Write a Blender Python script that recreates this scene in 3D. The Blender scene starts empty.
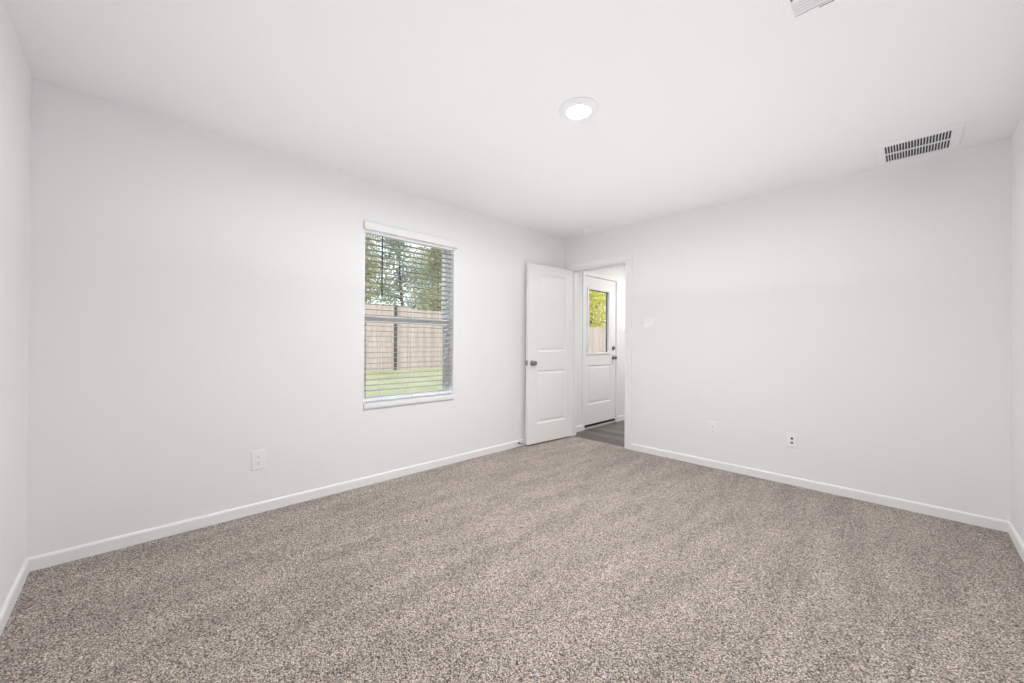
import bpy, bmesh, math, random
import numpy as np
from mathutils import Matrix, Vector

random.seed(7)
S = bpy.context.scene
COL = S.collection
PI = math.pi

# ------------------------------------------------------------------ camera
CAM = (3.04077, -3.88171, 1.14368)
YAW, PITCH, ROLL, FPX = 0.797738, 0.00458248, 0.00735984, 388.7065
fw = Vector((-math.sin(YAW) * math.cos(PITCH), math.cos(YAW) * math.cos(PITCH), math.sin(PITCH)))
rt = fw.cross(Vector((0, 0, 1))).normalized()
up = rt.cross(fw)
r2 = rt * math.cos(ROLL) + up * math.sin(ROLL)
u2 = -rt * math.sin(ROLL) + up * math.cos(ROLL)
cd = bpy.data.cameras.new('camera')
cam = bpy.data.objects.new('camera', cd)
COL.objects.link(cam)
M3 = Matrix((r2, u2, -fw)).transposed()
cam.matrix_world = Matrix.Translation(CAM) @ M3.to_4x4()
cd.sensor_fit = 'HORIZONTAL'
cd.sensor_width = 36.0
cd.lens = FPX / 1024 * 36.0
cd.clip_start = 0.02
cd.clip_end = 300
S.camera = cam

# ------------------------------------------------------------------ world, sun, exposure
W = bpy.data.worlds.new('sky')
S.world = W
W.use_nodes = True
wn = W.node_tree
bg = wn.nodes['Background']
tc = wn.nodes.new('ShaderNodeTexCoord')
sep = wn.nodes.new('ShaderNodeSeparateXYZ')
rmp = wn.nodes.new('ShaderNodeValToRGB')
rmp.color_ramp.elements[0].position = 0.0
rmp.color_ramp.elements[0].color = (0.92, 0.95, 1.0, 1)
rmp.color_ramp.elements[1].position = 0.8
rmp.color_ramp.elements[1].color = (0.42, 0.60, 0.95, 1)
wn.links.new(tc.outputs['Generated'], sep.inputs[0])
wn.links.new(sep.outputs['Z'], rmp.inputs[0])
wn.links.new(rmp.outputs[0], bg.inputs[0])
bg.inputs[1].default_value = 1.95

sd = bpy.data.lights.new('sun', 'SUN')
sd.energy = 3.9
sd.angle = 0.02
sd.color = (1.0, 0.95, 0.88)
sun = bpy.data.objects.new('sun', sd)
COL.objects.link(sun)
sun.rotation_euler = Vector((-0.62, 0.28, -0.73)).to_track_quat('-Z', 'Y').to_euler()

# lamp of the passage beyond the doorway
hd = bpy.data.lights.new('passage_lamp', 'AREA')
hd.shape = 'DISK'
hd.size = 0.25
hd.energy = 23
hd.color = (1.0, 0.97, 0.93)
hl = bpy.data.objects.new('passage_lamp', hd)
COL.objects.link(hl)
hl.location = (0.95, 1.5, 2.40)

# added fill: large unseen area light mid-room, aimed up to brighten the ceiling
bd = bpy.data.lights.new('added_ceiling_fill', 'AREA')
bd.shape = 'RECTANGLE'
bd.size, bd.size_y = 2.7, 3.4
bd.energy = 14.3
bd.color = (0.95, 0.98, 1.0)
bo = bpy.data.objects.new('added_ceiling_fill', bd)
COL.objects.link(bo)
bo.location = (1.72, -2.1, 1.55)
bo.rotation_euler = (PI, 0, 0)

LAMP = 1620.0          # radiance of the ceiling light's lens

S.view_settings.view_transform = 'Standard'
S.view_settings.look = 'None'
S.view_settings.gamma = 1.0
S.view_settings.use_curve_mapping = False
S.view_settings.exposure = 0.05
S.cycles.max_bounces = 24
S.cycles.diffuse_bounces = 16
S.cycles.glossy_bounces = 6
S.cycles.transparent_max_bounces = 32
S.cycles.use_denoising = True
S.cycles.sample_clamp_indirect = 10.0

# ------------------------------------------------------------------ sizes of the room
RX, RY, RZ = 3.475, -4.249, 2.44       # right wall, near wall, ceiling
WT = 0.115                             # partition thickness
XT = 0.155                             # outer wall thickness
HX, HY = 1.75, 3.3                     # passage
WY0, WY1, WZ0, WZ1 = -2.564, -1.689, 0.652, 2.10     # window opening
EY0, EY1, EZ1 = 0.43, 1.245, 2.075                   # outer door opening
DX0, DX1, DZ1 = 0.098, 0.862, 2.055                  # doorway

# ------------------------------------------------------------------ materials
def mat(name, color, rough=0.5, metal=0.0, spec=0.5):
    m = bpy.data.materials.new(name)
    m.use_nodes = True
    b = m.node_tree.nodes['Principled BSDF']
    b.inputs['Base Color'].default_value = (*color, 1)
    b.inputs['Roughness'].default_value = rough
    b.inputs['Metallic'].default_value = metal
    b.inputs['Specular IOR Level'].default_value = spec
    return m

def nodes(m):
    nt = m.node_tree
    return nt, nt.nodes, nt.links, nt.nodes['Principled BSDF']

def objcoord(N, L, scale=(1, 1, 1)):
    t = N.new('ShaderNodeTexCoord')
    mp = N.new('ShaderNodeMapping')
    mp.inputs['Scale'].default_value = scale
    L.new(t.outputs['Object'], mp.inputs[0])
    return mp.outputs[0]

def noise(N, L, vec, scale, detail=3, rough=0.5):
    n = N.new('ShaderNodeTexNoise')
    n.inputs['Scale'].default_value = scale
    n.inputs['Detail'].default_value = detail
    n.inputs['Roughness'].default_value = rough
    L.new(vec, n.inputs['Vector'])
    return n

def ramp(N, L, fac, stops):
    r = N.new('ShaderNodeValToRGB')
    e = r.color_ramp.elements
    while len(e) < len(stops):
        e.new(0.5)
    for k, (p, c) in enumerate(stops):
        e[k].position = p
        e[k].color = (*c, 1)
    L.new(fac, r.inputs[0])
    return r

def bump(N, L, b, height, strength, dist=0.002):
    bp = N.new('ShaderNodeBump')
    bp.inputs['Strength'].default_value = strength
    bp.inputs['Distance'].default_value = dist
    L.new(height, bp.inputs['Height'])
    L.new(bp.outputs[0], b.inputs['Normal'])
    return bp

def mix(N, L, a, b, fac, mode='MIX'):
    x = N.new('ShaderNodeMix')
    x.data_type = 'RGBA'
    x.blend_type = mode
    for sock, v in ((x.inputs[6], a), (x.inputs[7], b)):
        if isinstance(v, tuple):
            sock.default_value = (*v, 1)
        else:
            L.new(v, sock)
    if isinstance(fac, float):
        x.inputs[0].default_value = fac
    else:
        L.new(fac, x.inputs[0])
    return x.outputs[2]

def paint(name, color, tex=160.0, strength=0.12, rough=0.85):
    """painted plasterboard with a fine sprayed texture"""
    m = mat(name, color, rough, spec=0.25)
    nt, N, L, b = nodes(m)
    v = objcoord(N, L)
    n = noise(N, L, v, tex, 3, 0.6)
    bump(N, L, b, n.outputs[0], strength, 0.0012)
    return m

M_WALL = paint('wall_paint', (0.82, 0.823, 0.826))
M_CEIL = paint('ceiling_paint', (0.88, 0.885, 0.89), 120.0, 0.2)
M_TRIM = mat('white_trim_paint', (0.84, 0.845, 0.85), 0.42)
M_DOOR = mat('white_door_paint', (0.84, 0.84, 0.84), 0.45)
M_VINYL = mat('white_vinyl', (0.90, 0.905, 0.91), 0.35)
M_SLAT_BACKLIT = mat('blind_slat_backlit_grey', (0.36, 0.35, 0.33), 0.45)  # white slats: the shade of their backlit sides is put into this grey
M_PLATE = mat('white_plastic_plate', (0.86, 0.86, 0.87), 0.35)
M_DARK = mat('dark_slot', (0.03, 0.03, 0.035), 0.6)
M_BLACK = mat('black_rubber', (0.015, 0.015, 0.018), 0.6)
M_NICKEL = mat('satin_nickel', (0.27, 0.26, 0.25), 0.28, 1.0)
M_GASKET = mat('dark_glazing_frame', (0.10, 0.09, 0.12), 0.5)
M_GREY = mat('grey_duct', (0.13, 0.13, 0.13), 0.7)
M_WAND_BACKLIT = mat('wand_backlit_dark', (0.05, 0.05, 0.045), 0.2)  # clear wand: its dark look against the daylight is put into the colour
M_CORD = mat('white_cord', (0.7, 0.7, 0.68), 0.8)
M_POST = mat('brown_steel_post', (0.055, 0.043, 0.04), 0.5)

def glass_mat():
    m = bpy.data.materials.new('window_glass')
    m.use_nodes = True
    nt = m.node_tree
    nt.nodes.clear()
    out = nt.nodes.new('ShaderNodeOutputMaterial')
    mx = nt.nodes.new('ShaderNodeMixShader')
    tr = nt.nodes.new('ShaderNodeBsdfTransparent')
    tr.inputs[0].default_value = (0.95, 0.965, 0.955, 1)
    gl = nt.nodes.new('ShaderNodeBsdfGlossy')
    gl.inputs['Roughness'].default_value = 0.0
    fr = nt.nodes.new('ShaderNodeFresnel')
    # the pane is looked through straight, so its inner faces use the inverse index
    ge = nt.nodes.new('ShaderNodeNewGeometry')
    mr = nt.nodes.new('ShaderNodeMapRange')
    mr.inputs['To Min'].default_value = 1.45
    mr.inputs['To Max'].default_value = 1 / 1.45
    nt.links.new(ge.outputs['Backfacing'], mr.inputs['Value'])
    nt.links.new(mr.outputs[0], fr.inputs[0])
    nt.links.new(fr.outputs[0], mx.inputs[0])
    nt.links.new(tr.outputs[0], mx.inputs[1])
    nt.links.new(gl.outputs[0], mx.inputs[2])
    nt.links.new(mx.outputs[0], out.inputs[0])
    return m
M_GLASS = glass_mat()

def emit_mat(name, color, s):
    m = bpy.data.materials.new(name)
    m.use_nodes = True
    b = m.node_tree.nodes['Principled BSDF']
    b.inputs['Base Color'].default_value = (0.9, 0.9, 0.9, 1)
    b.inputs['Emission Color'].default_value = (*color, 1)
    b.inputs['Emission Strength'].default_value = s
    return m
M_LENS = emit_mat('lit_lens', (0.975, 0.99, 1.0), LAMP)

def carpet_mat():
    m = mat('speckled_carpet', (0.4, 0.33, 0.29), 1.0, spec=0.0)
    nt, N, L, b = nodes(m)
    v = objcoord(N, L)
    # break up the cells so the tufts are not regular
    nz = noise(N, L, v, 55.0, 2)
    add = N.new('ShaderNodeMixRGB')
    add.blend_type = 'ADD'
    add.inputs[0].default_value = 0.008
    L.new(v, add.inputs[1])
    L.new(nz.outputs['Color'], add.inputs[2])
    vo = N.new('ShaderNodeTexVoronoi')
    vo.inputs['Scale'].default_value = 270.0
    L.new(add.outputs[0], vo.inputs['Vector'])
    sp = N.new('ShaderNodeSeparateColor')
    L.new(vo.outputs['Color'], sp.inputs[0])
    tuft = ramp(N, L, sp.outputs[0], [(0.0, (0.05, 0.037, 0.03)), (0.25, (0.19, 0.152, 0.130)),
                                      (0.5, (0.47, 0.395, 0.347)), (1.0, (0.90, 0.79, 0.71))])
    n2 = noise(N, L, v, 150.0, 2, 0.7)
    spk = ramp(N, L, n2.outputs[0], [(0.34, (0.38, 0.36, 0.34)), (0.5, (1, 1, 1)), (0.68, (1.35, 1.35, 1.35))])
    c1 = mix(N, L, tuft.outputs[0], spk.outputs[0], 0.85, 'MULTIPLY')
    # long brushed strokes left by vacuuming, mostly along the window wall
    n3 = noise(N, L, objcoord(N, L, (5.5, 1.3, 1.0)), 1.3, 4, 0.62)
    nap = ramp(N, L, n3.outputs[0], [(0.36, (0.84, 0.835, 0.83)), (0.5, (0.97, 0.97, 0.97)), (0.62, (1.08, 1.08, 1.08))])
    c2 = mix(N, L, c1, nap.outputs[0], 1.0, 'MULTIPLY')
    L.new(c2, b.inputs['Base Color'])
    sub = N.new('ShaderNodeMath')
    sub.operation = 'SUBTRACT'
    sub.inputs[0].default_value = 1.0
    L.new(vo.outputs['Distance'], sub.inputs[1])
    ad2 = N.new('ShaderNodeMath')
    L.new(sub.outputs[0], ad2.inputs[0])
    L.new(n2.outputs[0], ad2.inputs[1])
    bump(N, L, b, ad2.outputs[0], 0.85, 0.006)
    b.inputs['Sheen Weight'].default_value = 0.15
    b.inputs['Sheen Roughness'].default_value = 0.6
    return m
M_CARPET = carpet_mat()

def plank_mat():
    m = mat('grey_brown_planks', (0.2, 0.17, 0.15), 0.38)
    nt, N, L, b = nodes(m)
    v = objcoord(N, L)
    rot = N.new('ShaderNodeMapping')
    rot.inputs['Rotation'].default_value = (0, 0, PI / 2 * 0)
    L.new(v, rot.inputs[0])
    br = N.new('ShaderNodeTexBrick')
    br.offset = 0.37
    br.inputs['Color1'].default_value = (0.08, 0.067, 0.062, 1)
    br.inputs['Color2'].default_value = (0.19, 0.162, 0.15, 1)
    br.inputs['Mortar'].default_value = (0.03, 0.026, 0.025, 1)
    br.inputs['Scale'].default_value = 1.0
    br.inputs['Mortar Size'].default_value = 0.002
    br.inputs['Brick Width'].default_value = 1.2
    br.inputs['Row Height'].default_value = 0.15
    L.new(rot.outputs[0], br.inputs['Vector'])
    v2 = objcoord(N, L, (3.0, 55.0, 1.0))
    g = noise(N, L, v2, 2.0, 5, 0.65)
    gr = ramp(N, L, g.outputs[0], [(0.3, (0.65, 0.65, 0.65)), (0.7, (1.25, 1.25, 1.25))])
    L.new(mix(N, L, br.outputs[0], gr.outputs[0], 1.0, 'MULTIPLY'), b.inputs['Base Color'])
    return m
M_PLANK = plank_mat()

def fence_mat():
    m = mat('weathered_fence_boards', (0.5, 0.4, 0.33), 0.85, spec=0.2)
    nt, N, L, b = nodes(m)
    v = objcoord(N, L)
    br = N.new('ShaderNodeTexVoronoi')
    br.voronoi_dimensions = '1D'
    br.inputs['Scale'].default_value = 7.1
    sx = N.new('ShaderNodeSeparateXYZ')
    L.new(v, sx.inputs[0])
    L.new(sx.outputs[1], br.inputs['W'])
    sc = N.new('ShaderNodeSeparateColor')
    L.new(br.outputs['Color'], sc.inputs[0])
    base = ramp(N, L, sc.outputs[0], [(0.0, (0.42, 0.34, 0.295)), (0.5, (0.475, 0.385, 0.335)), (1.0, (0.515, 0.425, 0.37))])
    v2 = objcoord(N, L, (30.0, 30.0, 2.5))
    n = noise(N, L, v2, 1.0, 5, 0.7)
    g = ramp(N, L, n.outputs[0], [(0.3, (0.72, 0.70, 0.68)), (0.6, (1.05, 1.05, 1.05))])
    L.new(mix(N, L, base.outputs[0], g.outputs[0], 1.0, 'MULTIPLY'), b.inputs['Base Color'])
    return m
M_FENCE = fence_mat()

def grass_mat():
    m = mat('lawn_grass', (0.25, 0.3, 0.1), 0.9, spec=0.1)
    nt, N, L, b = nodes(m)
    v = objcoord(N, L)
    n = noise(N, L, v, 1.3, 4, 0.6)
    n2 = noise(N, L, v, 28.0, 4, 0.75)
    a = ramp(N, L, n.outputs[0], [(0.3, (0.35, 0.35, 0.18)), (0.5, (0.43, 0.41, 0.24)), (0.72, (0.52, 0.47, 0.31))])
    c = ramp(N, L, n2.outputs[0], [(0.3, (0.6, 0.6, 0.55)), (0.65, (1.3, 1.3, 1.25))])
    L.new(mix(N, L, a.outputs[0], c.outputs[0], 1.0, 'MULTIPLY'), b.inputs['Base Color'])
    bump(N, L, b, n2.outputs[0], 0.8, 0.03)
    return m
M_GRASS = grass_mat()

def leaf_mat(name, c1, c2, c3):
    m = mat(name, c2, 0.7, spec=0.2)
    nt, N, L, b = nodes(m)
    v = objcoord(N, L)
    n = noise(N, L, v, 2.3, 3, 0.7)
    r = ramp(N, L, n.outputs[0], [(0.3, c1), (0.5, c2), (0.7, c3)])
    L.new(r.outputs[0], b.inputs['Base Color'])
    tl = N.new('ShaderNodeBsdfTranslucent')
    L.new(r.outputs[0], tl.inputs[0])
    ms = N.new('ShaderNodeMixShader')
    ms.inputs[0].default_value = 0.4
    out = [x for x in N if x.type == 'OUTPUT_MATERIAL'][0]
    L.new(b.outputs[0], ms.inputs[1])
    L.new(tl.outputs[0], ms.inputs[2])
    L.new(ms.outputs[0], out.inputs[0])
    return m
M_LEAF_OLIVE = leaf_mat('olive_leaves', (0.26, 0.26, 0.13), (0.41, 0.40, 0.22), (0.55, 0.52, 0.31))
M_LEAF_GREY = leaf_mat('grey_green_leaves', (0.22, 0.26, 0.18), (0.38, 0.42, 0.31), (0.52, 0.55, 0.44))
M_LEAF_YEL = leaf_mat('yellow_green_leaves', (0.52, 0.47, 0.08), (0.74, 0.69, 0.16), (0.86, 0.80, 0.26))
def bark_mat():
    m = mat('bark', (0.12, 0.095, 0.08), 0.95, spec=0.1)
    nt, N, L, b = nodes(m)
    v = objcoord(N, L, (12, 12, 2))
    n = noise(N, L, v, 1.5, 5, 0.7)
    L.new(ramp(N, L, n.outputs[0], [(0.3, (0.05, 0.042, 0.036)), (0.7, (0.20, 0.165, 0.14))]).outputs[0], b.inputs['Base Color'])
    bump(N, L, b, n.outputs[0], 0.8, 0.02)
    return m
M_BARK = bark_mat()

# ------------------------------------------------------------------ mesh building
class MB:
    """collects shapes, then links them as ONE mesh object"""
    def __init__(self):
        self.bm = bmesh.new()

    def _bevel(self, verts, r, seg):
        if r <= 0:
            return
        es = set()
        for v in verts:
            es.update(v.link_edges)
        bmesh.ops.bevel(self.bm, geom=list(es), offset=r, segments=seg, profile=0.5, affect='EDGES', clamp_overlap=True)

    def box(self, a, b, bevel=0.0, seg=2, rot=None, mi=0):
        a, b = Vector(a), Vector(b)
        c, s = (a + b) / 2, b - a
        m = Matrix.Translation(c) @ (rot.to_4x4() if rot else Matrix()) @ Matrix.Diagonal((*[abs(x) for x in s], 1))
        n0 = set(self.bm.faces)
        r = bmesh.ops.create_cube(self.bm, size=1.0, matrix=m)
        self._bevel(r['verts'], bevel, seg)
        if mi:
            for f in self.bm.faces:
                if f not in n0:
                    f.material_index = mi
        return self

    def tube(self, p, q, r, seg=12, r2=None, mi=0, caps=True):
        p, q = Vector(p), Vector(q)
        d = q - p
        m = Matrix.Translation((p + q) / 2) @ d.to_track_quat('Z', 'Y').to_matrix().to_4x4()
        n0 = set(self.bm.faces) if mi else None
        bmesh.ops.create_cone(self.bm, cap_ends=caps, segments=seg, radius1=r, radius2=r if r2 is None else r2,
                              depth=d.length, matrix=m)
        if mi:
            for f in self.bm.faces:
                if f not in n0:
                    f.material_index = mi
        return self

    def lathe(self, prof, origin, axis, seg=32, close=False):
        """prof: (radius, height) along axis"""
        origin = Vector(origin)
        q = Vector(axis).to_track_quat('Z', 'Y').to_matrix()
        rings = []
        for (r, h) in prof:
            if r < 1e-6:
                rings.append([self.bm.verts.new(origin + q @ Vector((0, 0, h)))])
            else:
                rings.append([self.bm.verts.new(origin + q @ Vector((r * math.cos(2 * PI * k / seg), r * math.sin(2 * PI * k / seg), h)))
                              for k in range(seg)])
        pairs = list(zip(rings[:-1], rings[1:]))
        if close:
            pairs.append((rings[-1], rings[0]))
        for A, B in pairs:
            for k in range(seg):
                j = (k + 1) % seg
                if len(A) == 1 and len(B) == 1:
                    continue
                if len(A) == 1:
                    self.bm.faces.new((A[0], B[k], B[j]))
                elif len(B) == 1:
                    self.bm.faces.new((A[k], A[j], B[0]))
                else:
                    self.bm.faces.new((A[k], A[j], B[j], B[k]))
        return self

    def prism(self, pts, fixed, lo, hi):
        """pts: closed 2D outline; fixed: function (u, v, w) -> Vector; extruded w from lo to hi"""
        A = [self.bm.verts.new(fixed(u, v, lo)) for u, v in pts]
        B = [self.bm.verts.new(fixed(u, v, hi)) for u, v in pts]
        n = len(pts)
        self.bm.faces.new(A)
        self.bm.faces.new(B[::-1])
        for k in range(n):
            j = (k + 1) % n
            self.bm.faces.new((A[k], B[k], B[j], A[j]))
        return self

    def quad(self, *vs):
        self.bm.faces.new([self.bm.verts.new(v) for v in vs])
        return self

    def build(self, name, m, parent=None, smooth=True, weld=0.0, angle=0.6):
        if weld:
            bmesh.ops.remove_doubles(self.bm, verts=self.bm.verts, dist=weld)
        bmesh.ops.recalc_face_normals(self.bm, faces=self.bm.faces)
        me = bpy.data.meshes.new(name)
        self.bm.to_mesh(me)
        self.bm.free()
        for x in (m if isinstance(m, (list, tuple)) else [m]):
            me.materials.append(x)
        if smooth:
            for p in me.polygons:
                p.use_smooth = True
            me.set_sharp_from_angle(angle=angle)
        o = bpy.data.objects.new(name, me)
        COL.objects.link(o)
        if parent is not None:
            o.parent = parent
        return o

def tag(o, label=None, cat=None, group=None, kind=None):
    if label: o['label'] = label
    if cat: o['category'] = cat
    if group: o['group'] = group
    if kind: o['kind'] = kind
    return o

def empty(name, loc=(0, 0, 0), rz=0.0, label=None, cat=None, group=None, kind=None):
    o = bpy.data.objects.new(name, None)
    o.empty_display_size = 0.1
    COL.objects.link(o)
    o.location = loc
    o.rotation_euler = (0, 0, rz)
    return tag(o, label, cat, group, kind)

def kids(o):
    return [c for c in bpy.data.objects if c.parent == o]

def copy_tree(o, parent=None):
    c = o.copy()
    COL.objects.link(c)
    c.parent = parent
    for ch in kids(o):
        copy_tree(ch, c)
    return c

def holed_slab(us, vs, holes, fixed, t0, t1):
    """a wall as one closed shell: us, vs are the cut lines, holes a set of open cells (i, j)"""
    mb = MB()
    nu, nv = len(us) - 1, len(vs) - 1
    solid = lambda i, j: 0 <= i < nu and 0 <= j < nv and (i, j) not in holes
    for i in range(nu):
        for j in range(nv):
            if not solid(i, j):
                continue
            u0, u1, v0, v1 = us[i], us[i + 1], vs[j], vs[j + 1]
            for t in (t0, t1):
                mb.quad(fixed(u0, v0, t), fixed(u1, v0, t), fixed(u1, v1, t), fixed(u0, v1, t))
            for (di, dj, a, b) in ((-1, 0, (u0, v0), (u0, v1)), (1, 0, (u1, v0), (u1, v1)),
                                   (0, -1, (u0, v0), (u1, v0)), (0, 1, (u0, v1), (u1, v1))):
                if not solid(i + di, j + dj):
                    mb.quad(fixed(*a, t0), fixed(*b, t0), fixed(*b, t1), fixed(*a, t1))
    return mb

onX = lambda u, v, t: Vector((t, u, v))      # wall in a plane of constant X: u = Y, v = Z
onY = lambda u, v, t: Vector((u, t, v))      # wall in a plane of constant Y: u = X, v = Z

# ------------------------------------------------------------------ room shell
o = holed_slab([RY - WT, WY0, WY1, EY0, EY1, HY + WT], [-0.1, 0.0, WZ0, EZ1, WZ1, RZ + 0.12],
               {(1, 2), (1, 3), (3, 1), (3, 2)}, onX, -XT, 0.0).build('wall_left', M_WALL, smooth=False, weld=1e-5)
tag(o, 'long white painted wall with the window and the outer door', 'wall', kind='structure')
o = holed_slab([0.0, DX0, DX1, RX], [-0.1, 0.0, DZ1, RZ + 0.12], {(1, 0), (1, 1)}, onY, 0.0, WT).build('wall_back', M_WALL, smooth=False, weld=1e-5)
tag(o, 'white painted wall pierced by the open doorway', 'wall', kind='structure')
o = holed_slab([RY - WT, WT], [-0.1, RZ + 0.12], set(), onX, RX, RX + WT).build('wall_right', M_WALL, smooth=False)
tag(o, 'narrow sliver of white wall right of the ceiling vent', 'wall', kind='structure')
o = holed_slab([0.0, RX], [-0.1, RZ + 0.12], set(), onY, RY - WT, RY).build('wall_near', M_WALL, smooth=False)
tag(o, 'narrow sliver of white wall at the end of the window wall', 'wall', kind='structure')
o = holed_slab([WT, HY + WT], [-0.1, RZ + 0.12], set(), onX, HX, HX + WT).build('wall_passage_side', M_WALL, smooth=False)
tag(o, 'white passage wall facing the outer door', 'wall', kind='structure')
o = holed_slab([0.0, HX], [-0.1, RZ + 0.12], set(), onY, HY, HY + WT).build('wall_passage_end', M_WALL, smooth=False)
tag(o, 'white wall at the end of the passage', 'wall', kind='structure')

o = MB().box((-XT, RY - WT, RZ), (RX + WT, WT, RZ + 0.1)).build('ceiling', M_CEIL, smooth=False)
tag(o, 'white sprayed ceiling of the carpeted room', 'ceiling', kind='structure')
o = MB().box((-XT, WT, RZ), (HX + WT, HY + WT, RZ + 0.1)).build('ceiling_passage', M_CEIL, smooth=False)
tag(o, 'white ceiling of the passage', 'ceiling', kind='structure')
o = MB().box((0, RY, -0.08), (RX, 0.035, 0.0)).build('floor', M_CARPET, smooth=False)
tag(o, 'speckled beige and brown carpet covering the room floor', 'carpet', kind='structure')
o = MB().box((0, 0.035, -0.08), (HX, HY, -0.008)).build('floor_passage', M_PLANK, smooth=False)
tag(o, 'dark grey brown plank flooring beyond the doorway', 'floor', kind='structure')

BH = 0.068
BPROF = [(0, -0.008), (0.0125, -0.008), (0.0125, BH - 0.012), (0.0095, BH - 0.004), (0.005, BH), (0, BH)]
def baseboard(name, label, wall, lo, hi):
    f = {'left': lambda u, v, w: Vector((u, w, v)), 'back': lambda u, v, w: Vector((w, -u, v)),
         'right': lambda u, v, w: Vector((RX - u, w, v)), 'near': lambda u, v, w: Vector((w, RY + u, v)),
         'far': lambda u, v, w: Vector((w, WT + u, v))}[wall]
    o = MB().prism(BPROF, f, lo, hi).build(name, M_TRIM, smooth=False)
    return tag(o, label, 'baseboard', kind='structure')
baseboard('baseboard_left', 'white baseboard along the window wall', 'left', RY, 0.0)
baseboard('baseboard_back', 'white baseboard along the wall right of the doorway', 'back', DX1 + 0.068, RX)
baseboard('baseboard_right', 'short visible end of white baseboard on the right wall', 'right', RY, 0.0)
baseboard('baseboard_near', 'short visible end of white baseboard at the far left corner', 'near', 0.0, RX)
baseboard('baseboard_passage', 'short white baseboard between doorway and outer door', 'left', WT, EY0 - 0.047)
baseboard('baseboard_passage_end', 'white baseboard right of the outer door', 'left', EY1 + 0.047, HY)

# doorway lining and casing
cw = 0.066
mb = MB()
jt = 0.014
mb.box((DX0, -0.004, 0), (DX0 + jt, WT + 0.004, DZ1))
mb.box((DX1 - jt, -0.004, -0.008), (DX1, WT + 0.004, DZ1))
mb.box((DX0 + jt, -0.004, DZ1 - jt), (DX1 - jt, WT + 0.004, DZ1))
# stop strips
mb.box((DX0 + jt, 0.04, 0), (DX0 + jt + 0.011, 0.072, DZ1 - jt))
mb.box((DX1 - jt - 0.011, 0.04, 0), (DX1 - jt, 0.072, DZ1 - jt))
mb.box((DX0 + jt + 0.011, 0.04, DZ1 - jt - 0.011), (DX1 - jt - 0.011, 0.072, DZ1 - jt))
tr = mb.build('trim_1', M_TRIM, smooth=False)
tag(tr, 'white door lining and casing around the open doorway', 'door trim', kind='structure')
def casing(side, y, sgn):
    """one mitred casing board: its thin edge is at the opening, its thick edge outside"""
    prof = [(0.004, 0), (0.004, 0.009), (0.016, 0.012), (0.05, 0.0155), (cw, 0.0165), (cw, 0)]
    mb = MB()
    bm = mb.bm
    rows = []
    for (d, h) in prof:
        yy = y - sgn * h
        if side == 'left':
            p = [(DX0 - d, yy, -0.008), (DX0 - d, yy, DZ1 + d)]
        elif side == 'right':
            p = [(DX1 + d, yy, -0.008), (DX1 + d, yy, DZ1 + d)]
        else:
            p = [(DX0 - d, yy, DZ1 + d), (DX1 + d, yy, DZ1 + d)]
        rows.append([bm.verts.new(q) for q in p])
    n = len(rows)
    for k in range(n):
        A, B = rows[k], rows[(k + 1) % n]
        bm.faces.new((A[0], A[1], B[1], B[0]))
    bm.faces.new([r[0] for r in rows])
    bm.faces.new([r[1] for r in rows])
    return mb
for sd_ in ('left', 'right', 'head'):
    casing(sd_, 0.0, 1).build('casing', M_TRIM, tr, smooth=False)
    casing(sd_, WT, -1).build('casing', M_TRIM, tr, smooth=False)
# ------------------------------------------------------------------ panelled door leaves
def panel_slab(w, z0, z1, t, panels, hole=None):
    """door leaf in local x (0..w), y (0..-t), z; panels: list of (x0, x1, z0, z1) moulded on both faces; hole: an open rectangle"""
    mb = MB()
    bm = mb.bm
    allr = list(panels) + ([hole] if hole else [])
    xs = sorted({0.0, w} | {r[0] for r in allr} | {r[1] for r in allr})
    zs = sorted({z0, z1} | {r[2] for r in allr} | {r[3] for r in allr})
    def inside(r, x, z):
        return r[0] < x < r[1] and r[2] < z < r[3]
    rings = [(0.0, 0.0), (0.006, -0.0055), (0.014, -0.008), (0.022, -0.008), (0.044, -0.0025), (0.05, -0.002)]
    for (y, s) in ((0.0, 1), (-t, -1)):
        for i in range(len(xs) - 1):
            for j in range(len(zs) - 1):
                cx, cz = (xs[i] + xs[i + 1]) / 2, (zs[j] + zs[j + 1]) / 2
                if any(inside(r, cx, cz) for r in allr):
                    continue
                mb.quad((xs[i], y, zs[j]), (xs[i + 1], y, zs[j]), (xs[i + 1], y, zs[j + 1]), (xs[i], y, zs[j + 1]))
        for r in panels:
            prev = None
            for (ins, dep) in rings:
                yy = y + s * dep
                cur = [bm.verts.new(q) for q in ((r[0] + ins, yy, r[2] + ins), (r[1] - ins, yy, r[2] + ins),
                                                 (r[1] - ins, yy, r[3] - ins), (r[0] + ins, yy, r[3] - ins))]
                if prev:
                    for k in range(4):
                        j = (k + 1) % 4
                        bm.faces.new((prev[k], prev[j], cur[j], cur[k]))
                prev = cur
            bm.faces.new(prev)
    def wallq(x0, za, x1, zb):
        mb.quad((x0, 0, za), (x1, 0, zb), (x1, -t, zb), (x0, -t, za))
    wallq(0, z0, w, z0); wallq(w, z0, w, z1); wallq(w, z1, 0, z1); wallq(0, z1, 0, z0)
    if hole:
        a, b, c, d = hole
        wallq(a, c, b, c); wallq(b, c, b, d); wallq(b, d, a, d); wallq(a, d, a, c)
    return mb

def knob(parent, loc, axis, r=0.0265, name='door_knob'):
    prof = [(0.0, 0.0), (0.031, 0.0), (0.0325, 0.003), (0.030, 0.0075), (0.018, 0.011), (0.0125, 0.014), (0.0115, 0.026),
            (0.0155, 0.031), (0.0225, 0.036), (r, 0.045), (r, 0.051), (0.0235, 0.059), (0.016, 0.0645), (0.006, 0.0665), (0.0, 0.0665)]
    return MB().lathe(prof, loc, axis, 28).build(name, M_NICKEL, parent, angle=1.0)

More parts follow.
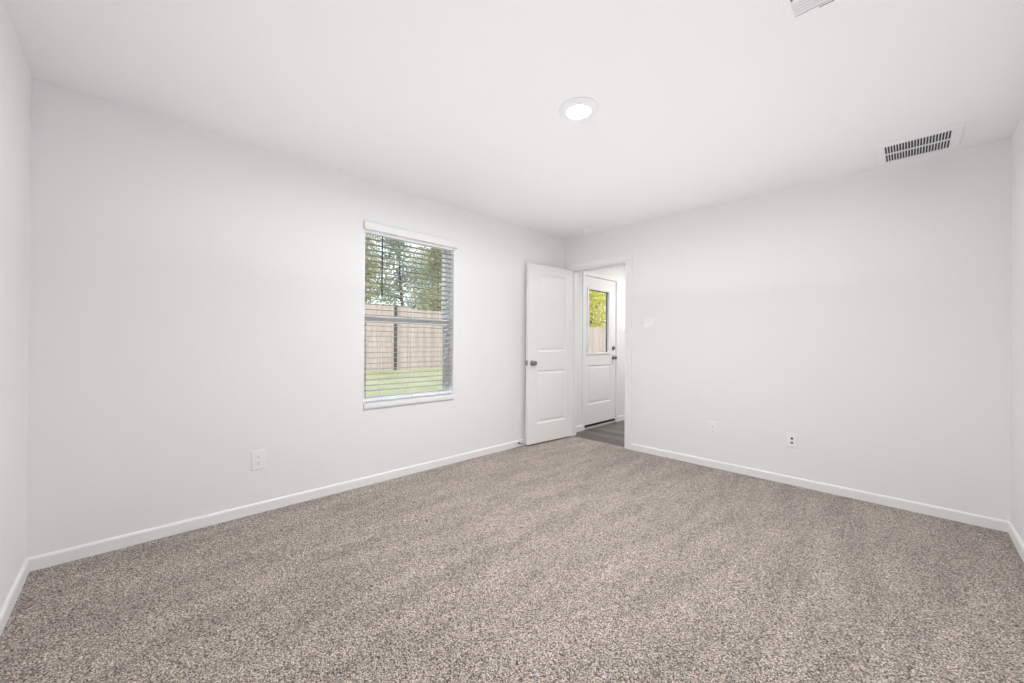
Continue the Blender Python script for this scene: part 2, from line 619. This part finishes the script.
hinge_at = Vector((0.1395, -0.007))
free_at = Vector((0.0815, -0.7455))
dv = free_at - hinge_at
LW = dv.length
d1 = empty('door_1', (hinge_at.x, hinge_at.y, 0), math.atan2(dv.y, dv.x),
           'white two panel inner door standing open against the window wall', 'door', kind='structure')
P1 = [(0.128, LW - 0.148, 0.235, 0.838), (0.128, LW - 0.148, 1.052, 1.94)]
leaf = panel_slab(LW, 0.016, 2.043, 0.035, P1).build('door_panel', M_DOOR, d1, smooth=True, weld=1e-5, angle=0.12)
knob(d1, (LW - 0.062, 0.0, 0.925), (0, 1, 0))
k2 = knob(d1, (LW - 0.062, -0.035, 0.925), (0, -1, 0), 0.0255)
mb = MB().box((LW - 0.001, -0.030, 0.897), (LW + 0.0015, -0.005, 0.954), 0.0007)
mb.box((LW, -0.024, 0.915), (LW + 0.009, -0.011, 0.936), 0.002)
tag(mb.build('latch_plate', M_NICKEL, d1), 'metal latch plate on the door edge')
for z in (0.22, 1.03, 1.84):
    mb = MB().tube((-0.002, -0.0385, z - 0.045), (-0.002, -0.0385, z + 0.045), 0.006, 12)
    mb.box((-0.001, -0.034, z - 0.045), (0.0012, -0.003, z + 0.045))
    mb.build('hinge', M_NICKEL, d1)

# outer half-glass door, its face just inside the passage wall
DW = 0.79
d2 = empty('door_2', (-0.012, 0.4425, 0), PI / 2,
           'white outer door with half glass pane seen through the doorway', 'door', kind='structure')
# local x -> +Y, local -y -> +X (into the passage); the slab runs y 0..0.045 behind its face
HOLE = (0.10, 0.61, 1.025, 1.89)
slab = panel_slab(DW, 0.045, 2.062, 0.045, [(0.095, 0.665, 0.318, 0.85)], HOLE)
for v in slab.bm.verts:
    v.co.y += 0.045
slab.build('door_panel', M_DOOR, d2, smooth=True, weld=1e-5, angle=0.12)
mb = MB()
a, b, c, d = HOLE
f = 0.036
for y0, y1 in ((-0.012, 0.001), (0.044, 0.057)):
    mb.box((a - f, y0, c - 0.028), (b + f, y1, c + 0.003), 0.004)
    mb.box((a - f, y0, d - 0.003), (b + f, y1, d + 0.026), 0.004)
    mb.box((a - f, y0 + 0.0006, c + 0.003), (a + 0.003, y1 - 0.0006, d - 0.003), 0.003)
    mb.box((b - 0.003, y0 + 0.0006, c + 0.003), (b + f, y1 - 0.0006, d - 0.003), 0.003)
tag(mb.build('glazing_bead', M_DOOR, d2), 'raised white bead around the glass')
mb = MB()
g = 0.006
for (p, q) in (((a, 0.026, c), (a + g, 0.044, d)), ((b - g, 0.026, c), (b, 0.044, d)),
               ((a + g, 0.026, c), (b - g, 0.044, c + g * 0.6)), ((a + g, 0.026, d - g), (b - g, 0.044, d))):
    mb.box(p, q)
tag(mb.build('glazing_spacer', M_GASKET, d2, smooth=False), 'dark spacer framing the glass')
MB().box((a + 0.002, 0.018, c + 0.002), (b - 0.002, 0.022, d - 0.002)).build('glass', M_GLASS, d2, smooth=False)
knob(d2, (DW - 0.062, 0.0, 0.945), (0, -1, 0), 0.027)
mb = MB().lathe([(0, 0), (0.030, 0), (0.031, 0.004), (0.026, 0.013), (0.0, 0.013)], (DW - 0.062, 0, 1.083), (0, -1, 0), 24)
mb.box((DW - 0.066, -0.030, 1.065), (DW - 0.058, -0.010, 1.101), 0.002)
tag(mb.build('deadbolt', M_NICKEL, d2), 'round metal deadbolt above the knob')
for z in (0.945, 1.083):
    MB().box((DW - 0.003, -0.002, z - 0.028), (DW + 0.004, 0.026, z + 0.028), 0.001).build('strike_plate', M_NICKEL, d2)
for z in (0.25, 1.05, 1.85):
    mb = MB().tube((-0.003, -0.006, z - 0.05), (-0.003, -0.006, z + 0.05), 0.006, 12)
    mb.build('hinge', M_NICKEL, d2)
tag(MB().box((0.0, -0.004, 0.018), (DW, 0.05, 0.047), 0.003).build('door_sweep', M_BLACK, d2), 'black sweep along the bottom edge')
mb = MB().prism([(-0.02, -0.008), (-0.02, 0.004), (-0.010, 0.014), (0.14, 0.016), (0.14, -0.008)],
                lambda u, v, w: Vector((w, u, v)), -0.010, DW + 0.010)
tag(mb.build('threshold', mat('pale_threshold', (0.42, 0.41, 0.40), 0.4, 0.2), d2, smooth=False), 'pale sill strip under the door')
# frame of the outer door
mb = MB()
mb.box((-XT + 0.02, EY0, -0.008), (0.002, EY0 + 0.0115, EZ1))
mb.box((-XT + 0.02, EY1 - 0.0115, -0.008), (0.002, EY1, EZ1))
mb.box((-XT + 0.02, EY0 + 0.0115, EZ1 - 0.0115), (0.002, EY1 - 0.0115, EZ1))
for (p, q) in (((0, EY0 - 0.044, -0.008), (0.011, EY0 + 0.008, EZ1 + 0.044)), ((0, EY1 - 0.008, -0.008), (0.011, EY1 + 0.044, EZ1 + 0.044)),
               ((0, EY0 + 0.008, EZ1 - 0.008), (0.0105, EY1 - 0.008, EZ1 + 0.044))):
    mb.box(p, q, 0.002, 1)
tag(mb.build('trim_3', M_TRIM, smooth=False), 'narrow white frame around the half glass outer door', 'door trim', kind='structure')

# ------------------------------------------------------------------ window
wy, ww = (WY0 + WY1) / 2, WY1 - WY0
hw = ww / 2
# local x -> +Y, local y -> -X (outwards), z up
w1 = empty('window_1', (0, wy, 0), PI / 2, 'white vinyl single hung window over lawn and fence', 'window', kind='structure')
def ring(mb, x0, x1, z0, z1, y0, y1, l, r, b, t, bev=0.003):
    mb.box((x0, y0, z0), (x0 + l, y1, z1), bev, 1)
    mb.box((x1 - r, y0, z0), (x1, y1, z1), bev, 1)
    mb.box((x0 + l, y0 + 0.0008, z0), (x1 - r, y1, z0 + b), bev, 1)
    mb.box((x0 + l, y0 + 0.0008, z1 - t), (x1 - r, y1, z1), bev, 1)
    return mb
ring(MB(), -hw, hw, WZ0, WZ1, 0.082, 0.150, 0.026, 0.026, 0.012, 0.032).build('window_frame', M_VINYL, w1, smooth=False)
MR = 1.340
us = ring(MB(), -hw + 0.02, hw - 0.02, MR - 0.03, WZ1 - 0.026, 0.116, 0.140, 0.034, 0.034, 0.05, 0.024).build('upper_sash', M_VINYL, w1, smooth=False)
MB().box((-hw + 0.05, 0.127, MR + 0.016), (hw - 0.05, 0.130, WZ1 - 0.047)).build('glass', M_GLASS, us, smooth=False)
ls = ring(MB(), -hw + 0.02, hw - 0.02, WZ0 + 0.006, MR + 0.026, 0.088, 0.114, 0.040, 0.040, 0.032, 0.054).build('lower_sash', M_VINYL, w1, smooth=False)
MB().box((-hw + 0.055, 0.100, WZ0 + 0.034), (hw - 0.055, 0.103, MR - 0.026)).build('glass', M_GLASS, ls, smooth=False)
mb = MB().box((-0.03, 0.078, MR + 0.022), (0.03, 0.092, MR + 0.034), 0.003)
mb.build('sash_lock', M_VINYL, w1)
# sill board with a front edge standing a little proud of the wall
sill = MB().box((-hw + 0.0005, -0.016, WZ0 - 0.040), (hw - 0.0005, 0.0, WZ0 + 0.003), 0.003)
sill.box((-hw + 0.0005, -0.014, WZ0 - 0.001), (hw - 0.0005, 0.083, WZ0 + 0.003), 0.001)
sill.build('window_sill', M_TRIM, w1)

ln = MB()  # added thin boards: extra white stands in for daylight on the recess sides
ln.box((-hw, 0.0005, WZ0 + 0.003), (-hw + 0.004, 0.084, WZ1))
ln.box((hw - 0.004, 0.0005, WZ0 + 0.003), (hw, 0.084, WZ1))
ln.box((-hw + 0.004, 0.0005, WZ1 - 0.004), (hw - 0.004, 0.084, WZ1))
ln.build('added_jamb_liner', mat('daylit_recess_white', (0.92, 0.92, 0.92), 0.5), w1, smooth=False)

bl = empty('venetian_blind', (0, wy, WZ0), PI / 2, 'open horizontal slatted blind with a thin wand in a backlit dark tone, hanging in the window', 'blind')
def rel(z):
    return z - WZ0
mb = MB().box((-hw + 0.006, 0.006, rel(2.024)), (hw - 0.006, 0.062, rel(2.094)), 0.003)
mb.build('head_rail', M_VINYL, bl)
mb = MB()
VX0, VX1 = -2.574 - wy, -1.668 - wy
mb.prism([(-0.026, rel(2.046)), (-0.020, rel(2.042)), (-0.016, rel(2.046)), (-0.016, rel(2.112)), (-0.022, rel(2.114)), (-0.028, rel(2.108)),
          (-0.024, rel(2.098)), (-0.024, rel(2.058))],
         lambda u, v, w: Vector((w, u, v)), VX0, VX1)
mb.box((VX0, -0.020, rel(2.044)), (VX0 + 0.006, -0.0005, rel(2.112)))
mb.box((VX1 - 0.006, -0.020, rel(2.044)), (VX1, -0.0005, rel(2.112)))
mb.build('valance', M_WALL, bl, smooth=False)
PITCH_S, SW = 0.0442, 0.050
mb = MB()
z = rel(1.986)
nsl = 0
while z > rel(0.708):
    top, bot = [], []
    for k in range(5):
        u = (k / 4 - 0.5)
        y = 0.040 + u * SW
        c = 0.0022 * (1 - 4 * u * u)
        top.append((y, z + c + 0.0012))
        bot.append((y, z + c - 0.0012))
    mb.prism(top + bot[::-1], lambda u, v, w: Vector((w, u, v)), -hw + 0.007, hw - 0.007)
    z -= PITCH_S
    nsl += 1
mb.build('slat_panel', M_SLAT_BACKLIT, bl, angle=0.9)
mb = MB().box((-hw + 0.007, 0.016, rel(0.664)), (hw - 0.007, 0.064, rel(0.686)), 0.004)
mb.build('bottom_rail', M_VINYL, bl)
for x in (-hw + 0.155, 0.0, hw - 0.155):
    mb = MB()
    for y in (0.0135, 0.0665):
        mb.tube((x, y, rel(0.680)), (x, y, rel(2.026)), 0.0009, 6)
    mb.build('ladder_cord', M_CORD, bl)
    MB().lathe([(0, 0), (0.006, 0), (0.006, 0.003), (0, 0.004)], (x, 0.016, rel(0.675)), (0, -1, 0), 12).build('cord_button', M_CORD, bl)
mb = MB().tube((-2.414 - wy, 0.004, rel(1.525)), (-2.414 - wy, 0.004, rel(2.016)), 0.0052, 8)
mb.tube((-2.414 - wy, 0.004, rel(2.016)), (-2.414 - wy, 0.012, rel(2.03)), 0.002, 6)
tag(mb.build('tilt_wand', M_WAND_BACKLIT, bl), 'thin tilt wand, its backlit darkness put into the colour')

# ------------------------------------------------------------------ ceiling light, detector, vents
cl = empty('ceiling_light', (1.757, -2.128, RZ), 0, 'round white ceiling light, lit, in the middle of the ceiling', 'ceiling light')
MB().lathe([(0.053, 0.0), (0.108, 0.0), (0.110, 0.004), (0.100, 0.011), (0.082, 0.016), (0.060, 0.0165), (0.053, 0.013)],
           (0, 0, 0), (0, 0, -1), 48, close=True).build('trim_ring', M_PLATE, cl, angle=0.9)
MB().lathe([(0.0, 0.0125), (0.04, 0.0125), (0.0525, 0.0115), (0.0525, 0.004), (0.0, 0.004)],
           (0, 0, 0), (0, 0, -1), 48).build('lens', M_LENS, cl, angle=0.9)

sm = empty('smoke_detector', (0.485, -0.215, RZ), 0, 'small round white smoke detector on the ceiling near the doorway corner', 'smoke detector')
MB().lathe([(0, 0), (0.056, 0), (0.057, 0.003), (0.056, 0.009), (0.0, 0.009)], (0, 0, 0), (0, 0, -1), 32).build('base_plate', M_PLATE, sm)
MB().lathe([(0, 0.009), (0.047, 0.009), (0.047, 0.013), (0.052, 0.013), (0.0515, 0.026), (0.044, 0.034), (0.018, 0.0365), (0.0, 0.0365)],
           (0, 0, 0), (0, 0, -1), 32).build('cover', M_PLATE, sm, angle=0.5)

# return grille close to the far wall: two rows of slots
gv = empty('ceiling_vent', (3.070, -0.243, RZ), 0, 'square white ceiling vent with two rows of dark slots', 'vent')
GX0, GX1, GY0, GY1 = -0.151, 0.143, -0.163, 0.133
F = 0.052
mb = MB()
def flange(mb, x0, x1, y0, y1, fw_, dz=0.009):
    """sloping picture-frame flange hanging from the ceiling: opening x0..x1, y0..y1"""
    prof = [(0.0, 0.0), (0.0, dz + 0.002), (0.006, dz + 0.003), (fw_ - 0.012, dz), (fw_, 0.003), (fw_, 0.0)]
    rows = []
    for (o_, h) in prof:
        rows.append([mb.bm.verts.new((xx, yy, -h)) for xx, yy in ((x0 - o_, y0 - o_), (x1 + o_, y0 - o_), (x1 + o_, y1 + o_), (x0 - o_, y1 + o_))])
    n = len(rows)
    for k in range(n):
        A, B = rows[k], rows[(k + 1) % n]
        for i in range(4):
            j = (i + 1) % 4
            mb.bm.faces.new((A[i], A[j], B[j], B[i]))
    return mb
flange(mb, GX0, GX1, GY0, GY1, F)
mb.build('frame', M_PLATE, gv, smooth=False)
gm = (GY0 + GY1) / 2
MB().box((GX0, gm - 0.006, -0.011), (GX1, gm + 0.006, -0.004)).build('centre_bar', M_PLATE, gv, smooth=False)
NS = 22
p = (GX1 - GX0) / NS
mb = MB()
for k in range(NS + 1):
    x = GX0 + k * p
    for (y0, y1) in ((GY0, gm - 0.005), (gm + 0.005, GY1)):
        mb.box((x - 0.0022, y0, -0.011), (x + 0.0022, y1, -0.0055))
mb.build('louver_panel', M_PLATE, gv, smooth=False)
tag(MB().box((GX0, GY0, -0.004), (GX1, GY1, -0.0004)).build('duct_opening', M_DARK, gv, smooth=False), 'dark opening behind the slots')

# supply register at the upper edge of the photo
rv = empty('ceiling_register', (2.8715, -2.171, RZ), 0, 'white louvered ceiling register partly cut by the top edge of the photo', 'vent')
RXH, RYH = 0.147, 0.137
mb = flange(MB(), -RXH, RXH, -RYH, RYH, 0.034, 0.008)
mb.build('frame', M_PLATE, rv, smooth=False)
mb = MB()
for sgn in (1, -1):
    for k in range(5):
        y = sgn * (RYH - 0.008 - k * 0.0165)
        mb.box((-RXH, y - 0.0053, -0.0075), (RXH, y + 0.0053, -0.0062), rot=Matrix.Rotation(-sgn * 0.3, 3, 'X'))
mb.build('louver_panel', M_PLATE, rv, smooth=False)
yb = RYH - 0.008 - 4.6 * 0.0165
mb = MB()
for k in range(15):
    x = -RXH + 0.012 + k * 0.0195
    mb.box((x - 0.0035, -yb + 0.006, -0.010), (x + 0.0035, yb - 0.006, -0.0045))
mb.box((-RXH, yb - 0.006, -0.011), (RXH, yb, -0.003))
mb.box((-RXH, -yb, -0.011), (RXH, -yb + 0.006, -0.003))
mb.build('centre_grille', M_PLATE, rv, smooth=False)
tag(MB().box((-RXH, -RYH, -0.003), (RXH, RYH, -0.0004)).build('duct_opening', M_DARK, rv, smooth=False), 'dark opening behind the louvers')
mb = MB().box((-0.075, RYH + 0.006, -0.0125), (0.01, RYH + 0.0085, -0.0080))
mb.box((-0.002, RYH + 0.004, -0.022), (0.004, RYH + 0.011, -0.008), 0.001)
tag(mb.build('damper_lever', M_GREY, rv, smooth=False), 'small grey damper lever')

# ------------------------------------------------------------------ wall plates (front faces local -y)
def plate(parent, w, h, t=0.0065):
    return MB().box((-w / 2, -t, -h / 2), (w / 2, 0.0, h / 2), 0.0028, 2).build('cover_plate', M_PLATE, parent, smooth=False)

def receptacle(parent, z):
    mb = MB()
    n = 28
    pts = []
    for k in range(n):
        a_ = 2 * PI * k / n
        x, zz = 0.0172 * math.cos(a_), 0.0172 * math.sin(a_)
        pts.append((x, max(-0.0135, min(0.0135, zz)) + z))
    mb.prism(pts, lambda u, v, w: Vector((u, w, v)), -0.0095, -0.004)
    r_ = mb.build('receptacle', M_PLATE, parent, smooth=False)
    mb = MB()
    mb.box((-0.0075, -0.0099, z - 0.0005), (-0.0052, -0.0090, z + 0.0075))
    mb.box((0.0052, -0.0099, z + 0.0005), (0.0075, -0.0090, z + 0.0068))
    mb.lathe([(0, 0), (0.0026, 0), (0.0026, 0.0008), (0, 0.0008)], (0, -0.0090, z - 0.0068), (0, -1, 0), 14)
    mb.build('contact_slot', M_DARK, r_, smooth=False)

def screw(parent, z, t=0.0065):
    return MB().lathe([(0, 0), (0.0032, 0), (0.0028, 0.0012), (0, 0.0016)], (0, -t + 0.0003, z), (0, -1, 0), 14).build('screw', M_PLATE, parent)

OUT_GROUP = 'duplex outlets low on the walls'
wo = empty('wall_outlet', (0, -3.274, 0.353), PI / 2, 'white outlet on the window wall, between the left corner and the window', 'wall outlet', OUT_GROUP)
plate(wo, 0.080, 0.127)
receptacle(wo, 0.0195)
receptacle(wo, -0.0195)
screw(wo, 0.0)
for (loc, rz, lab) in (((0, -0.838, 0.368), PI / 2, "white outlet on the window wall, right beside the open door's edge"),
                       ((1.757, 0, 0.362), 0.0, 'white outlet on the doorway wall, the plate nearer the doorway')):
    c = copy_tree(wo)
    c.location = loc
    c.rotation_euler = (0, 0, rz)
    c['label'] = lab

co = empty('cable_outlet', (2.364, 0, 0.363), 0, 'white wall plate with two dark jacks, farther from the doorway', 'cable outlet')
plate(co, 0.076, 0.117)
jb = MB().box((-0.0175, -0.0085, -0.034), (0.0175, -0.005, 0.034), 0.0012).build('jack_insert', M_PLATE, co, smooth=False)
mb = MB().lathe([(0, 0), (0.0085, 0), (0.0085, 0.003), (0.0058, 0.003), (0.0055, 0.011), (0.0032, 0.011), (0.0028, 0.006), (0, 0.006)],
                (0, -0.0083, 0.0175), (0, -1, 0), 20)
tag(mb.build('coaxial_jack', M_DARK, co), 'dark round jack')
tag(MB().box((-0.0075, -0.0095, -0.0245), (0.0075, -0.0080, -0.0105), 0.001).build('data_jack', M_DARK, co), 'dark square jack')
for z in (0.048, -0.048):
    screw(co, z)

def rocker(parent, x):
    MB().box((x - 0.0185, -0.0072, -0.0365), (x + 0.0185, -0.0055, 0.0365), 0.0006).build('switch_surround', M_PLATE, parent, smooth=False)
    mb = MB()
    # paddle pressed at the top: its lower edge stands out
    mb.prism([(-0.0068, -0.033), (-0.0175, -0.033), (-0.0095, 0.0), (-0.0080, 0.033), (-0.0068, 0.033)],
             lambda u, v, w: Vector((w, u, v)), x - 0.016, x + 0.016)
    mb.build('rocker', M_PLATE, parent, smooth=False)
sw = empty('light_switch', (1.129, 0, 1.359), 0, 'double rocker light switch beside the doorway casing', 'light switch')
plate(sw, 0.124, 0.121)
rocker(sw, -0.023)
rocker(sw, 0.023)
s2 = empty('light_switch', (0, 1.466, 1.37), PI / 2, 'single light switch on the passage wall right of the outer door', 'light switch')
plate(s2, 0.075, 0.118)
rocker(s2, 0.0)

ds = empty('door_stop', (0.0125, -0.812, 0.040), 0, 'small metal door stop on the baseboard behind the open door', 'door stop')
MB().lathe([(0, 0), (0.013, 0), (0.013, 0.004), (0.006, 0.007), (0.0, 0.007)], (0, 0, 0), (1, 0, 0), 20).build('base_plate', M_NICKEL, ds)
mb = MB()
prev = None
for k in range(85):
    a_ = k * 2 * PI / 12
    q = Vector((0.006 + 0.040 * k / 84, 0.0052 * math.cos(a_), 0.0052 * math.sin(a_)))
    if prev is not None:
        mb.tube(prev, q, 0.0014, 6)
    prev = q
mb.build('spring', M_NICKEL, ds)
MB().lathe([(0, 0), (0.0075, 0), (0.008, 0.004), (0.0075, 0.012), (0.004, 0.014), (0, 0.014)], (0.044, 0, 0), (1, 0, 0), 18).build('rubber_tip', mat('grey_rubber_tip', (0.25, 0.25, 0.25), 0.7), ds)

# ------------------------------------------------------------------ outdoors
FX = -7.5
def gz(x, y=0):
    """height of the lawn: it rises gently to the fence"""
    return -0.16 + 0.5 * min(1.0, max(0.0, (-x - 0.5) / 7.0)) - 0.035 * max(0.0, y - 4.0)
xs = np.concatenate([np.linspace(-48, -8, 18), np.linspace(-7.5, -0.155, 22)])
ys = np.linspace(-14, 40, 55)
bm = bmesh.new()
vg = [[bm.verts.new((x, y, gz(x, y) + random.uniform(-0.012, 0.012))) for y in ys] for x in xs]
for i in range(len(xs) - 1):
    for j in range(len(ys) - 1):
        bm.faces.new((vg[i][j], vg[i + 1][j], vg[i + 1][j + 1], vg[i][j + 1]))
mb = MB(); mb.bm.free(); mb.bm = bm
o = mb.build('ground', M_GRASS)
tag(o, 'sunlit yellow green lawn outside the window', 'lawn', kind='structure')

# fence: sections of boards between steel posts, each section stepping down along the line
fe = empty('fence', (FX, 0, 0), 0, 'weathered wooden privacy fence with dark posts across the lawn', 'fence')
posts = [1.61 + 2.42 * k for k in range(-5, 9)]
def ftop(y):
    base = 2.23
    if y > 2.1: base = 2.145
    if y > 6.0: base = 2.05
    if y > 9.0: base = 1.95
    if y > 12.5: base = 1.87
    return base
nsec = 0
edges = [-10.49, -8.07, -5.65, -3.23, -0.81, 1.61, 2.12, 4.03, 6.45, 8.87, 11.29, 13.71, 16.13, 18.55, 20.97]
for y0, y1 in zip(edges[:-1], edges[1:]):
    ym = (y0 + y1) / 2
    zt = ftop(ym)
    mb = MB()
    n = max(2, round((y1 - y0) / 0.14))
    wd = (y1 - y0) / n
    for k in range(n):
        yy = y0 + k * wd
        zb = gz(FX, yy) - 0.02
        mb.box((0.0 + random.uniform(0, 0.003), yy + 0.002, zb), (0.018, yy + wd - 0.002, zt + random.uniform(-0.008, 0.008)))
    for zr in (0.25, 1.0, 1.68):
        zr2 = gz(FX, ym) + zr
        mb.box((-0.04, y0, zr2 - 0.045), (-0.001, y1, zr2 + 0.045))
    mb.build('board_panel', M_FENCE, fe, smooth=False)
for y in posts:
    mb = MB().box((0.019, y - 0.035, gz(FX, y) - 0.1), (0.075, y + 0.035, ftop(y - 0.05) + 0.015), 0.004)
    mb.build('fence_post', M_POST, fe)

def tree(x, y, h, crown_r, crown_z0, leaf, label, n=3000, trunk_r=0.12, size=0.12, seed=0):
    rnd = random.Random(seed)
    z0 = gz(x, y) - 0.1
    t = empty('tree', (x, y, z0), 0, label, 'tree', 'trees beyond the fence')
    mb = MB()
    # trunk as bent tapering pieces, with limbs
    pts = [Vector((0, 0, 0))]
    segs = 7
    for k in range(segs):
        pts.append(pts[-1] + Vector((rnd.uniform(-.12, .12), rnd.uniform(-.12, .12), h * 0.92 / segs)))
    def rad(u):
        return trunk_r * (1 - 0.85 * u)
    for k in range(segs):
        mb.tube(pts[k], pts[k + 1], rad(k / segs), 8, rad((k + 1) / segs))
    tips = []
    nl = 16
    for k in range(nl):
        u = crown_z0 / h + (0.95 - crown_z0 / h) * (k + rnd.random()) / nl
        fz = u * segs
        i = min(segs - 1, int(fz / 0.92 * 0.92))
        base = pts[i].lerp(pts[i + 1], fz - i if fz - i <= 1 else 1)
        a_ = rnd.uniform(0, 2 * PI)
        ln = crown_r * (1.05 - 0.55 * abs(2 * (k / nl) - 0.7)) * rnd.uniform(0.7, 1.1)
        tip = base + Vector((math.cos(a_) * ln, math.sin(a_) * ln, ln * rnd.uniform(0.1, 0.6)))
        mb.tube(base, tip, rad(u) * 0.45, 6, 0.012)
        tips.append((base, tip))
    mb.build('trunk', M_BARK, t)
    # leaves: small bent blades in clumps along the limbs
    V, Fc = [], []
    for _ in range(n):
        b_, tp = tips[rnd.randrange(nl)]
        s_ = rnd.uniform(0.25, 1.08)
        c = b_.lerp(tp, s_)
        sp = 0.22 * crown_r
        c = c + Vector((rnd.gauss(0, sp), rnd.gauss(0, sp), rnd.gauss(0, sp)))
        ax = Vector((rnd.gauss(0, 1), rnd.gauss(0, 1), rnd.gauss(0, 0.7))).normalized()
        sd2 = ax.cross(Vector((rnd.gauss(0, 1), rnd.gauss(0, 1), rnd.gauss(0, 1)))).normalized()
        L_ = size * rnd.uniform(0.6, 1.4)
        Wd = L_ * 0.42
        nrm = ax.cross(sd2)
        i0 = len(V)
        V += [c, c + ax * L_ * 0.5 + sd2 * Wd + nrm * L_ * 0.1, c + ax * L_, c + ax * L_ * 0.5 - sd2 * Wd + nrm * L_ * 0.1]
        Fc.append((i0, i0 + 1, i0 + 2))
        Fc.append((i0, i0 + 2, i0 + 3))
    me = bpy.data.meshes.new('foliage')
    me.from_pydata([tuple(v) for v in V], [], Fc)
    me.materials.append(leaf)
    fo = bpy.data.objects.new('foliage', me)
    COL.objects.link(fo)
    fo.parent = t
    return t

TREES = [
    (-10.4, 0.9, 6.0, 1.45, 0.6, M_LEAF_OLIVE, 'olive green tree behind the fence at the left edge of the window', 5600),
    (-10.6, 5.6, 5.8, 1.45, 0.6, M_LEAF_OLIVE, 'olive green tree behind the fence at the right edge of the window', 5600),
    (-15.4, 6.1, 7.6, 1.65, 0.6, M_LEAF_GREY, 'grey green tree standing behind the fence in the middle of the window, nearest there', 6200),
    (-15.6, 11.5, 7.2, 1.65, 0.6, M_LEAF_GREY, 'grey green tree behind the fence, mostly hidden by the right side of the window', 6200),
    (-21.6, 6.1, 9.6, 2.0, 0.8, M_LEAF_OLIVE, 'taller olive tree deeper behind the fence in the left half of the window', 6200),
    (-21.8, 12.6, 9.2, 2.0, 0.8, M_LEAF_GREY, 'taller grey green tree deeper behind the fence in the right half of the window', 6200),
    (-28.6, 8.4, 11.5, 2.4, 0.8, M_LEAF_GREY, 'tall grey green tree far behind the left edge of the window', 6800),
    (-28.8, 15.6, 11.0, 2.4, 0.8, M_LEAF_OLIVE, 'tall olive tree far behind the middle of the window', 6800),
    (-36.8, 20.6, 14.5, 2.9, 0.8, M_LEAF_OLIVE, 'farthest and tallest olive tree, behind the right half of the window', 7200),
    (-36.6, 11.8, 14.5, 2.9, 0.8, M_LEAF_GREY, 'farthest and tallest grey green tree behind the left half of the window', 7200),
    (-10.2, 15.6, 5.6, 1.9, 1.2, M_LEAF_YEL, 'yellow green tree seen through the glass of the outer door', 8000),
    (-16.5, 23.0, 6.6, 2.2, 1.2, M_LEAF_OLIVE, 'olive tree behind the yellow green tree in the outer door glass', 4200),
]
for k, (x, y, h, cr, cz, lm, lab, n) in enumerate(TREES):
    tree(x, y, h, cr, cz, lm, lab, n, seed=11 + k)
